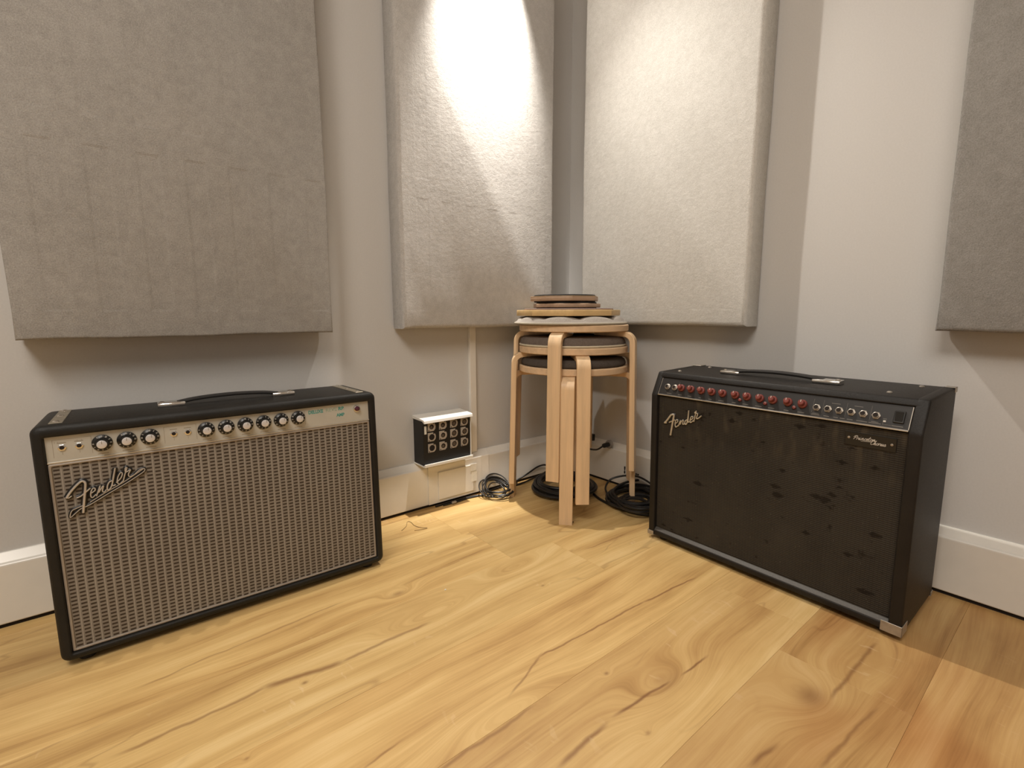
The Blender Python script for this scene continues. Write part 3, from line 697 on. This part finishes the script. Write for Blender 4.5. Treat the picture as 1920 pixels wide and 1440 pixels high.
    LET = {'P': [[(0, .55), (.15, .85), (.5, 1), (.85, .9), (.8, .62), (.45, .5), (.25, .5)], [(.45, .95), (.32, .5), (.12, 0)]],
           'C': [[(.85, .8), (.8, 1), (.5, .95), (.2, .6), (.12, .25), (.3, 0), (.6, .05), (.85, .25)]],
           'r': [[(0, 0), (.2, .5), (.35, .42), (.5, .5), (.45, .15), (.6, 0), (.8, .1)]],
           'i': [[(0, .1), (.2, .5), (.15, .1), (.3, 0), (.5, .15)], [(.28, .72), (.30, .75)]],
           'n': [[(0, 0), (.2, .5), (.12, .1), (.4, .5), (.5, .45), (.45, .1), (.6, 0), (.8, .15)]],
           'c': [[(.5, .4), (.4, .5), (.15, .35), (.1, .1), (.3, 0), (.6, .15)]],
           'e': [[(.1, .2), (.45, .3), (.4, .5), (.2, .45), (.1, .15), (.3, 0), (.6, .15)]],
           't': [[(.3, 1), (.15, .3), (.15, .05), (.35, 0), (.5, .15)], [(.0, .62), (.5, .68)]],
           'o': [[(.3, .5), (.1, .35), (.1, .1), (.3, 0), (.5, .2), (.45, .42), (.3, .5), (.5, .42), (.7, .42)]],
           'h': [[(0, .2), (.4, 1), (.3, .9), (.1, 0), (.35, .48), (.48, .4), (.42, .05), (.55, 0), (.72, .15)]],
           'u': [[(0, .1), (.2, .5), (.15, .1), (.3, 0), (.55, .5), (.5, .1), (.62, 0), (.8, .15)]],
           's': [[(0, .1), (.3, .5), (.42, .3), (.35, 0), (.1, .05), (.4, .0), (.6, .15)]]}
    ADV = dict(P=.85, C=.85, r=.62, i=.45, n=.72, c=.5, e=.5, t=.45, o=.58, h=.68, u=.72, s=.5)
    wm = MB()
    def word(w, x0, z0, width, hgt, tilt):
        tot = sum(ADV[c] for c in w); sc = width/tot; cx = 0
        for ch in w:
            for st in LET[ch]:
                P = []
                for a, b_ in st:
                    xx = (cx+a)*sc+b_*hgt*0.30; zz = b_*hgt
                    P.append((x0+xx, 0.0078, z0+zz+tilt*xx))
                wm.tube(smoothline(P, 3), 0.00050, 5, True, (0.0078, 0.6))
            cx += ADV[ch]
    word('Princeton', 0.4785, 0.3740, 0.0370, 0.0078, 0.05); word('Chorus', 0.5075, 0.3690, 0.0250, 0.0085, 0.03)
    wm.tube([(0.492, 0.0078, 0.3727), (0.510, 0.0078, 0.3738)], 0.0004, 5)
    wl = wm.build('script_lettering', M['white'], b, True); wl['label'] = 'pale script reading Princeton Chorus'
    # handle
    hz = H; yc = 0.112
    P = smoothline([(0.165, yc, hz+0.004), (0.19, yc, hz+0.009), (0.23, yc, hz+0.0125), (0.278, yc, hz+0.0140), (0.325, yc, hz+0.0125), (0.365, yc, hz+0.009), (0.390, yc, hz+0.004)], 4)
    hb = MB(); L = []
    for p in P:
        wv, tv = 0.012, 0.0034
        L.append([(p.x, p.y+wv*a, p.z+tv*b_) for a, b_ in ((-1, -.4), (-.8, -1), (.8, -1), (1, -.4), (1, .4), (.7, 1), (-.7, 1), (-1, .4))])
    h = hb.loft(L).build('handle', M['rubber'], root, 50)
    for s, x0, x1 in ((-1, 0.142, 0.192), (1, 0.362, 0.418)):
        e = MB().prism(rrect(yc-0.0155, yc+0.0155, hz-0.001, hz+0.0092, 0.004, 4), 0, x0, x1, 0.001, 1).build('handle_bracket', M['chrome'], h, 40)
        MB().lathe([(0.005, hz+0.0088), (0.005, hz+0.0104), (0.003, hz+0.0114)], (x0+0.008 if s < 0 else x1-0.008, yc, 0), 14).build('screw', M['chrome'], e, 50)
    for x, y in ((0.043, 0.067), (0.061, 0.188), (0.515, 0.071), (0.540, 0.19)):
        MB().lathe([(0.0050, hz-0.001), (0.0050, hz+0.0010), (0.0030, hz+0.0026)], (x, y, 0), 14).build('screw', M['steel'], root, 50)
    # corner guards: three thin walls around each corner
    def guard(sx, sy, sz, l=0.030, t=0.0014, hf=0.6):
        x = Wd if sx > 0 else 0.0; y = D if sy > 0 else 0.0; z = H if sz > 0 else 0.0
        ox, oy, oz = x+sx*t, y+sy*t, z+sz*t
        def rng(a, b_): return (min(a, b_), max(a, b_))
        m = MB()
        m.box(*rng(x-sx*l, ox), *rng(y, oy), *rng(z-sz*l*hf, oz), 0.0006, 1)
        m.box(*rng(x, ox), *rng(y-sy*l, oy), *rng(z-sz*l*hf, oz), 0.0006, 1)
        m.box(*rng(x-sx*l, ox), *rng(y-sy*l, oy), *rng(z, oz), 0.0006, 1)
        m.build('corner_guard', M['steel'], root)
    guard(-1, -1, -1, 0.018); guard(1, -1, -1, 0.034); guard(1, 1, -1, 0.014); guard(-1, 1, -1, 0.014); guard(1, 1, 1, 0.016); guard(-1, 1, 1, 0.026)
    return root
ampB = make_black_amp()
feet(ampB, 0.5892, 0.227, None)

# ------------------------------------------------------------------ stool stack
SC = Vector((-0.256, -0.271, 0)); CAMXY = Vector((-1.442, -1.403, 0))
FW = (SC-CAMXY).normalized(); RT = Vector((FW.y, -FW.x, 0))
def polar(phi, rad):    # phi=0 points toward the viewer, positive to the right
    t = math.radians(phi); return -FW*math.cos(t)*rad+RT*math.sin(t)*rad
R_SEAT = 0.1775
def make_stool(label, zfoot, ztop, phis):
    root = thing('stool', label, 'stool', (SC.x, SC.y, zfoot), 'stacked birch stools')
    zt = ztop-zfoot
    s = MB().lathe([(R_SEAT-.003, zt-0.0215), (R_SEAT, zt-0.019), (R_SEAT, zt-0.003), (R_SEAT-.003, zt)], (0, 0, 0), 64).build('seat', M['birchs'], root, 40)
    for ph in phis:
        d = polar(ph, 1.0); e = Vector((-d.y, d.x, 0)); L = []
        zu = zt-0.0215-0.0085; rr = 0.030; ro = 0.196; th = 0.0085; hw = 0.0205
        path = [(0.075, zu, 0), (ro-rr, zu, 0)]
        for k in range(1, 9):
            a = math.radians(90*k/8); path.append((ro-rr+rr*math.sin(a), zu-rr+rr*math.cos(a), a))
        path.append((ro+0.010, 0.0, PI/2))
        for (r_, z_, a) in path:
            nn = d*math.sin(a)+Vector((0, 0, math.cos(a))); c = d*r_+Vector((0, 0, z_))
            th_ = th*0.45 if r_ == 0.075 else th
            L.append([c+e*hw*u+nn*th_*v for u, v in ((-1, -.8), (-.93, -1), (.93, -1), (1, -.8), (1, .8), (.93, 1), (-.93, 1), (-1, .8))])
        MB().loft(L).build('leg', M['birch'], root, 30)
    return root
make_stool('lowest birch stool of the stack, standing on the floor', 0.0, 0.472, (-4, 86, 176, 266))
make_stool('middle birch stool of the stack, with a taupe cushion on it', 0.066, 0.5345, (9.5, 99.5, 189.5, -80.5))
make_stool('topmost birch stool of the stack, under the practice pads', 0.1325, 0.603, (-15.6, 74.4, 164.4, -105.6))

def cushion(name, label, cat, z0, h, r, mat, piping=None, off=(0, 0), tufts=0, group=None):
    c = SC+RT*off[0]-FW*off[1]
    n = 72 if tufts else 48; L = []
    prof = [(0.975, 0.0), (1.0, 0.10), (1.005, 0.25), (1.0, 0.42), (0.98, 0.66), (0.935, 0.86), (0.83, 0.97), (0.45, 1.0), (0.12, 1.0)]
    for q, zz in prof:
        lp = []
        for i in range(n):
            t = 2*PI*i/n; rad = r*q; hh = zz
            if tufts and zz > 0.3:
                v = abs(math.sin(t*tufts/2+0.45)); hh = 0.3+(zz-0.3)*(0.35+0.65*v**0.45) if q > 0.3 else zz
                if zz > 0.4 and q > 0.5: rad *= 0.965
            lp.append((rad*math.cos(t), rad*math.sin(t), hh*h))
        L.append(lp)
    root = MB().loft(L).build(name, mat, None, 60); root.location = (c.x, c.y, z0)
    tag(root, label, cat, group)
    if piping is not None:
        pts = [(math.cos(2*PI*i/64)*(r*1.0), math.sin(2*PI*i/64)*(r*1.0), 0.0040) for i in range(65)]
        MB().tube(pts, 0.0034, 8, False).build('piping', piping, root, True)
    return root
cushion('seat_cushion', 'charcoal round cushion on the lowest stool', 'cushion', 0.4722, 0.0285, 0.171, M['cush2'], None, (0.0, 0))
MB()
cushion('seat_cushion', 'taupe round cushion with pale piping on the middle stool', 'cushion', 0.5347, 0.0330, 0.172, M['cush'], M['pipe'], (-0.003, 0))
cushion('seat_cushion', 'pale grey tufted cushion with scalloped puffs on the topmost stool', 'cushion', 0.6032, 0.0270, 0.181, M['cushl'], M['greypipe'], (-0.011, 0.0), 9)

def octa(r, z0, z1, bev, rot, mb=None):
    mb = mb or MB()
    pts = [(r*math.cos(2*PI*(i/8)+rot), r*math.sin(2*PI*(i/8)+rot)) for i in range(8)]
    return mb.prism(pts, 2, z0, z1, bev, 2)
VA = math.atan2(-FW.y, -FW.x)
def pad(label, off, z0, r, zt, wood, rot, rub_r, rub_h, rub, foot_r=0, foot_h=0, side=None):
    c = SC+RT*off; root = thing('practice_pad', label, 'practice pad', (c.x, c.y, z0), 'drum practice pads on the stool stack')
    if foot_h: MB().lathe([(foot_r-.002, 0), (foot_r, 0.001), (foot_r, foot_h), (foot_r-.002, foot_h+.0004)], (0, 0, 0), 40).build('base_rubber', M['rubber'], root, 40)
    octa(r, foot_h, foot_h+zt, 0.0022, VA+rot).build('board', wood, root, 40)
    zz = foot_h+zt
    MB().lathe([(rub_r, zz-.0002), (rub_r, zz+rub_h*0.7), (rub_r-.002, zz+rub_h)], (0, 0, 0), 48).build('playing_surface', rub, root, 40)
    return root, zz
z = 0.6302
p1, t1 = pad('large octagonal practice pad of yellowish wood with mauve rubber top', -0.017, z, 0.170, 0.0185, M['padyel'], 0.10, 0.145, 0.0045, M['mauve'])
z2 = z+t1+0.0045
p2, t2 = pad('small dark octagonal practice pad, lower of the two small ones', -0.024, z2, 0.1120, 0.0125, M['padwood'], -0.20, 0.098, 0.0045, M['rubber'], 0.098, 0.0030)
z3 = z2+t2+0.0045
p3, t3 = pad('small octagonal practice pad on the very top of the stack', -0.030, z3, 0.1130, 0.0140, M['padwood'], 0.24, 0.100, 0.0060, M['rubber'], 0.100, 0.0035)
# pale rim lines of the top board
octa(0.1133, 0.0035+0.0138, 0.0035+0.0150, 0.0003, VA+0.24).build('pale_top_ply', M['padwood2'], p3)

# ------------------------------------------------------------------ wall connector box
bx = thing('stage_box', 'black wall connector box with twelve round sockets and white lips', 'connector box', (-0.6195, 0, 0.155))
def B(*a, **k): return MB().box(*a, **k)
def sh(m): m.v = [v-Vector((-0.6195, 0, 0.155)) for v in m.v]; return m
sh(MB().box(-0.709, -0.5315, -0.0640, -0.0002, 0.1590, 0.3050, 0.001, 1)).build('housing', M['blackmat'], bx)
sh(MB().prism([(0.0, 0.3150), (-0.072, 0.3095), (-0.0765, 0.3070), (-0.0780, 0.2985), (-0.0740, 0.2975), (-0.0640, 0.3040), (0.0, 0.3045)], 0, -0.7115, -0.5290, 0.0006, 1)).build('upper_lip', M['base'], bx)
sh(MB().prism([(0.0, 0.1555), (-0.074, 0.1555), (-0.077, 0.1575), (-0.077, 0.1660), (-0.0735, 0.1665), (-0.0640, 0.1595), (0.0, 0.1595)], 0, -0.7115, -0.5290, 0.0006, 1)).build('lower_lip', M['base'], bx)
sh(MB().box(-0.5316, -0.5290, -0.0660, -0.0002, 0.1590, 0.3050)).build('end_plate', M['base'], bx)
sh(MB().box(-0.7050, -0.6975, -0.0655, -0.0638, 0.262, 0.288, 0.0003, 1)).build('sticker', M['paper'], bx)
for ri, zc in enumerate((0.2835, 0.2505, 0.2150)):
    for ci, xc in enumerate((-0.680, -0.6385, -0.5970, -0.5562)):
        w, h2 = 0.0135, 0.0140
        m = MB()
        pts = [(xc-w, zc-h2), (xc+w*0.55, zc-h2), (xc+w, zc-h2*0.6), (xc+w*1.12, zc), (xc+w, zc+h2*0.55), (xc+w*0.4, zc+h2), (xc-w, zc+h2)]
        m.prism(pts, 1, -0.0668, -0.0638, 0.0006, 1)
        sk = sh(m).build('socket', M['xlr'], bx)
        big_ = ci == 0 and ri > 0
        r0 = 0.0098 if big_ else (0.0078 if ci < 2 else 0.0098)
        if ci >= 2:
            ring = []
            for rad, yy in ((0.0108, -0.0666), (0.0108, -0.0684), (0.0092, -0.0684), (0.0090, -0.0660)):
                ring.append([(xc+rad*math.cos(2*PI*i/24), yy, zc+rad*math.sin(2*PI*i/24)) for i in range(24)])
            sh(MB().loft(ring, False, False)).build('ring', M['xlr'], sk, 40)
            sh(MB().lathe([(0.0092, -0.0666), (0.0092, -0.0671), (0.009, -0.0672)], (xc, 0, zc), 24, 1)).build('insert', M['dark'], sk)
            sh(MB().lathe([(0.0062, -0.0668), (0.0062, -0.0678), (0.0030, -0.0680)], (xc, 0, zc), 20, 1)).build('insert', M['xlrin'], sk)
        else:
            sh(MB().lathe([(r0, -0.0666), (r0, -0.0671), (r0-.0004, -0.0672)], (xc, 0, zc), 24, 1)).build('insert', M['dark'], sk)
            if not big_: sh(MB().lathe([(0.0045, -0.0668), (0.0045, -0.0676), (0.0020, -0.0677)], (xc-0.001, 0, zc-.001), 16, 1)).build('insert', M['xlrin'], sk)
        for sx, sz in ((-1, -1), (0.62, 1)):
            sh(MB().lathe([(0.0018, -0.0666), (0.0018, -0.0676), (0.001, -0.0678)], (xc+sx*0.0105, 0, zc+sz*0.0112), 8, 1)).build('screw', M['dark'], sk)

# ------------------------------------------------------------------ cables
def coil(cx, cy, cz, r, turns, rr, seed, lift=0.0, spread=0.006, tiltdir=(0, 1), squash=1.0):
    rnd = random.Random(seed); pts = []; N = 40
    ph = [rnd.uniform(0, 6.28) for _ in range(turns+2)]; ra = [r*(1+rnd.uniform(-.22, .12)) for _ in range(turns+2)]
    ox = [rnd.uniform(-spread, spread) for _ in range(turns+2)]; oy = [rnd.uniform(-spread, spread) for _ in range(turns+2)]
    oz = [rnd.uniform(0, 1) for _ in range(turns+2)]
    for k in range(turns):
        for i in range(N):
            u = i/N; t = 2*PI*u
            def mx(a): return a[k]*(1-u)+a[k+1]*u
            rad = mx(ra)*(1+0.05*math.sin(2*t+ph[k]*0+k)); x = math.cos(t)*rad+mx(ox); y = math.sin(t)*rad*squash+mx(oy)
            zz = rr+mx(oz)*spread*1.3+k*rr*0.35+lift*max(0, (x*tiltdir[0]+y*tiltdir[1])/r)
            pts.append(Vector((cx+x, cy+y, cz+zz)))
    return pts
c1 = coil(-0.434, -0.082, 0.0, 0.047, 9, 0.0022, 3, 0.030, 0.016)
c1 += [Vector((-0.372, -0.060, 0.012)), Vector((-0.335, -0.040, 0.006)), Vector((-0.30, -0.034, 0.004))]
lead = smoothline([(-0.655, -0.036, 0.0035), (-0.60, -0.034, 0.0035), (-0.55, -0.036, 0.0035), (-0.50, -0.042, 0.0035), (-0.47, -0.060, 0.0035)], 6)
m = MB().tube(c1, 0.0022, 6)
o = m.build('coiled_cable', M['cable'], None, True); tag(o, 'thin black cable coiled loosely on the floor left of the stools', 'cable')
o2 = MB().tube(lead, 0.0034, 6).tube(smoothline([(-0.63, -0.043, 0.003), (-0.58, -0.046, 0.003), (-0.53, -0.043, 0.003), (-0.48, -0.05, 0.003)], 6), 0.0025, 6).build('cable_end', M['cable'], o, True)
MB().lathe([(0.004, -0.60), (0.0045, -0.598), (0.0045, -0.585), (0.003, -0.583)], (0, -0.050, 0.0055), 12, 0).build('jack_plug', M['steel'], o, 40)
# thick coil under the stools
c2 = coil(-0.222, -0.200, 0.0, 0.094, 10, 0.0062, 11, 0.010, 0.012, (0.6, 0.7))
o = MB().tube(c2, 0.0060, 8).build('coiled_cable', M['cable'], None, True); tag(o, 'thick black cable coiled on the floor under the stools', 'cable')
tie = coil(-0.300, -0.235, 0.006, 0.016, 1, 0.003, 2, 0, 0.001)
MB().tube([(p.x, p.y, p.z*1.0+0.006) for p in tie], 0.0035, 6).build('cable_tie', M['rubber'], o, True)
# loose loops between stools and black amplifier
c3 = coil(-0.112, -0.440, 0.0, 0.092, 9, 0.0046, 5, 0.008, 0.020, (1, 0.2), 0.95)
m = MB().tube(c3, 0.0044, 7)
m.tube(coil(-0.168, -0.478, 0.006, 0.055, 6, 0.0046, 21, 0.006, 0.024, (1, 0.2), 1.1), 0.0042, 7)
loop = smoothline([(-0.16, -0.36, 0.012), (-0.125, -0.315, 0.022), (-0.085, -0.305, 0.042), (-0.055, -0.345, 0.060), (-0.048, -0.400, 0.068), (-0.055, -0.460, 0.055), (-0.085, -0.490, 0.030), (-0.13, -0.47, 0.015), (-0.17, -0.42, 0.008)], 6)
m.tube(loop, 0.0035, 7)
m.tube(smoothline([(-0.17, -0.30, 0.005), (-0.19, -0.35, 0.005), (-0.20, -0.42, 0.005), (-0.19, -0.50, 0.005), (-0.15, -0.56, 0.005)], 6), 0.0045, 7)
o = m.build('cable_bundle', M['cable'], None, True); tag(o, 'tangle of black cable loops between the stools and the black amplifier', 'cable')
# cable plugged in at the right skirting
plug = thing('power_cable', 'black lead plugged into the right skirting behind the stools', 'cable', (-0.026, -0.245, 0.150))
Op = Vector((-0.026, -0.245, 0.150))
def rel(m_): m_.v = [v-Op for v in m_.v]; return m_
rel(MB().lathe([(0.016, -0.0265), (0.016, -0.034), (0.0145, -0.037)], (0, -0.250, 0.152), 24, 0)).build('wall_socket', M['plug'], plug, 40)
rel(MB().lathe([(0.0085, -0.0370), (0.0085, -0.062), (0.0065, -0.066)], (0, -0.250, 0.152), 20, 0)).build('plug', M['black'], plug, 40)
rel(MB().tube(smoothline([(-0.066, -0.250, 0.152), (-0.076, -0.235, 0.138), (-0.068, -0.205, 0.128), (-0.060, -0.165, 0.122), (-0.060, -0.115, 0.112), (-0.066, -0.085, 0.080), (-0.070, -0.072, 0.040), (-0.080, -0.065, 0.012), (-0.110, -0.060, 0.004), (-0.150, -0.064, 0.004)], 6), 0.0032, 8)).build('lead', M['cable'], plug, True)
rel(MB().box(-0.037, -0.026, -0.176, -0.162, 0.150, 0.176, 0.002, 2)).build('second_plug', M['black'], plug)
# cable by the corner
m = MB().tube(smoothline([(-0.43, -0.032, 0.0035), (-0.37, -0.032, 0.006), (-0.31, -0.033, 0.012), (-0.25, -0.034, 0.028), (-0.20, -0.035, 0.045), (-0.165, -0.040, 0.048), (-0.150, -0.050, 0.036), (-0.17, -0.050, 0.022), (-0.22, -0.045, 0.010), (-0.30, -0.050, 0.0035), (-0.36, -0.045, 0.0035)], 6), 0.0033, 7)
o = m.build('floor_cable', M['cable'], None, True); tag(o, 'black cable looping along the skirting behind the stool legs', 'cable')
# small debris
pts = smoothline([(-0.825, -0.127, 0.0012), (-0.80, -0.108, 0.0012), (-0.783, -0.082, 0.0012), (-0.775, -0.090, 0.0012), (-0.778, -0.120, 0.0012), (-0.770, -0.145, 0.0012), (-0.757, -0.158, 0.0012), (-0.765, -0.160, 0.0012), (-0.795, -0.150, 0.0012)], 5)
tag(MB().tube(pts, 0.0009, 5).build('string', M['fibre'], None, True), 'curled tan bit of string on the floor beside the silver amplifier', 'string')
tag(MB().box(-0.8925, -0.8885, -0.481, -0.4775, 0.0, 0.002, 0.0006, 1).build('crumb', M['paper'], None), 'tiny white crumb on the open floor', 'crumb')
tag(MB().box(-0.392, -0.387, -0.410, -0.406, 0.0, 0.0025, 0.0006, 1).build('crumb', M['dark'], None), 'tiny dark crumb by the foot of the front stool leg', 'crumb')

# ------------------------------------------------------------------ pendant spotlight hanging near the left wall, above the frame
lp = thing('pendant_spotlight', 'small white pendant spotlight hanging from the ceiling by the left wall', 'spotlight', (LAMP[0], LAMP[1], LAMP[2]+0.012))
MB().lathe([(0.030, 0.0), (0.033, 0.0), (0.034, 0.085), (0.028, 0.100), (0.006, 0.104)], (0, 0, 0), 32).build('shade', M['base'], lp, 40)
MB().tube([(0, 0, 0.100), (0, 0, ZC-LAMP[2]-0.030)], 0.003, 8).build('cord', M['paper'], lp, True)
MB().lathe([(0.035, ZC-LAMP[2]-0.036), (0.040, ZC-LAMP[2]-0.030), (0.040, ZC-LAMP[2]-0.0125)], (0, 0, 0), 32).build('ceiling_rose', M['base'], lp, 40)
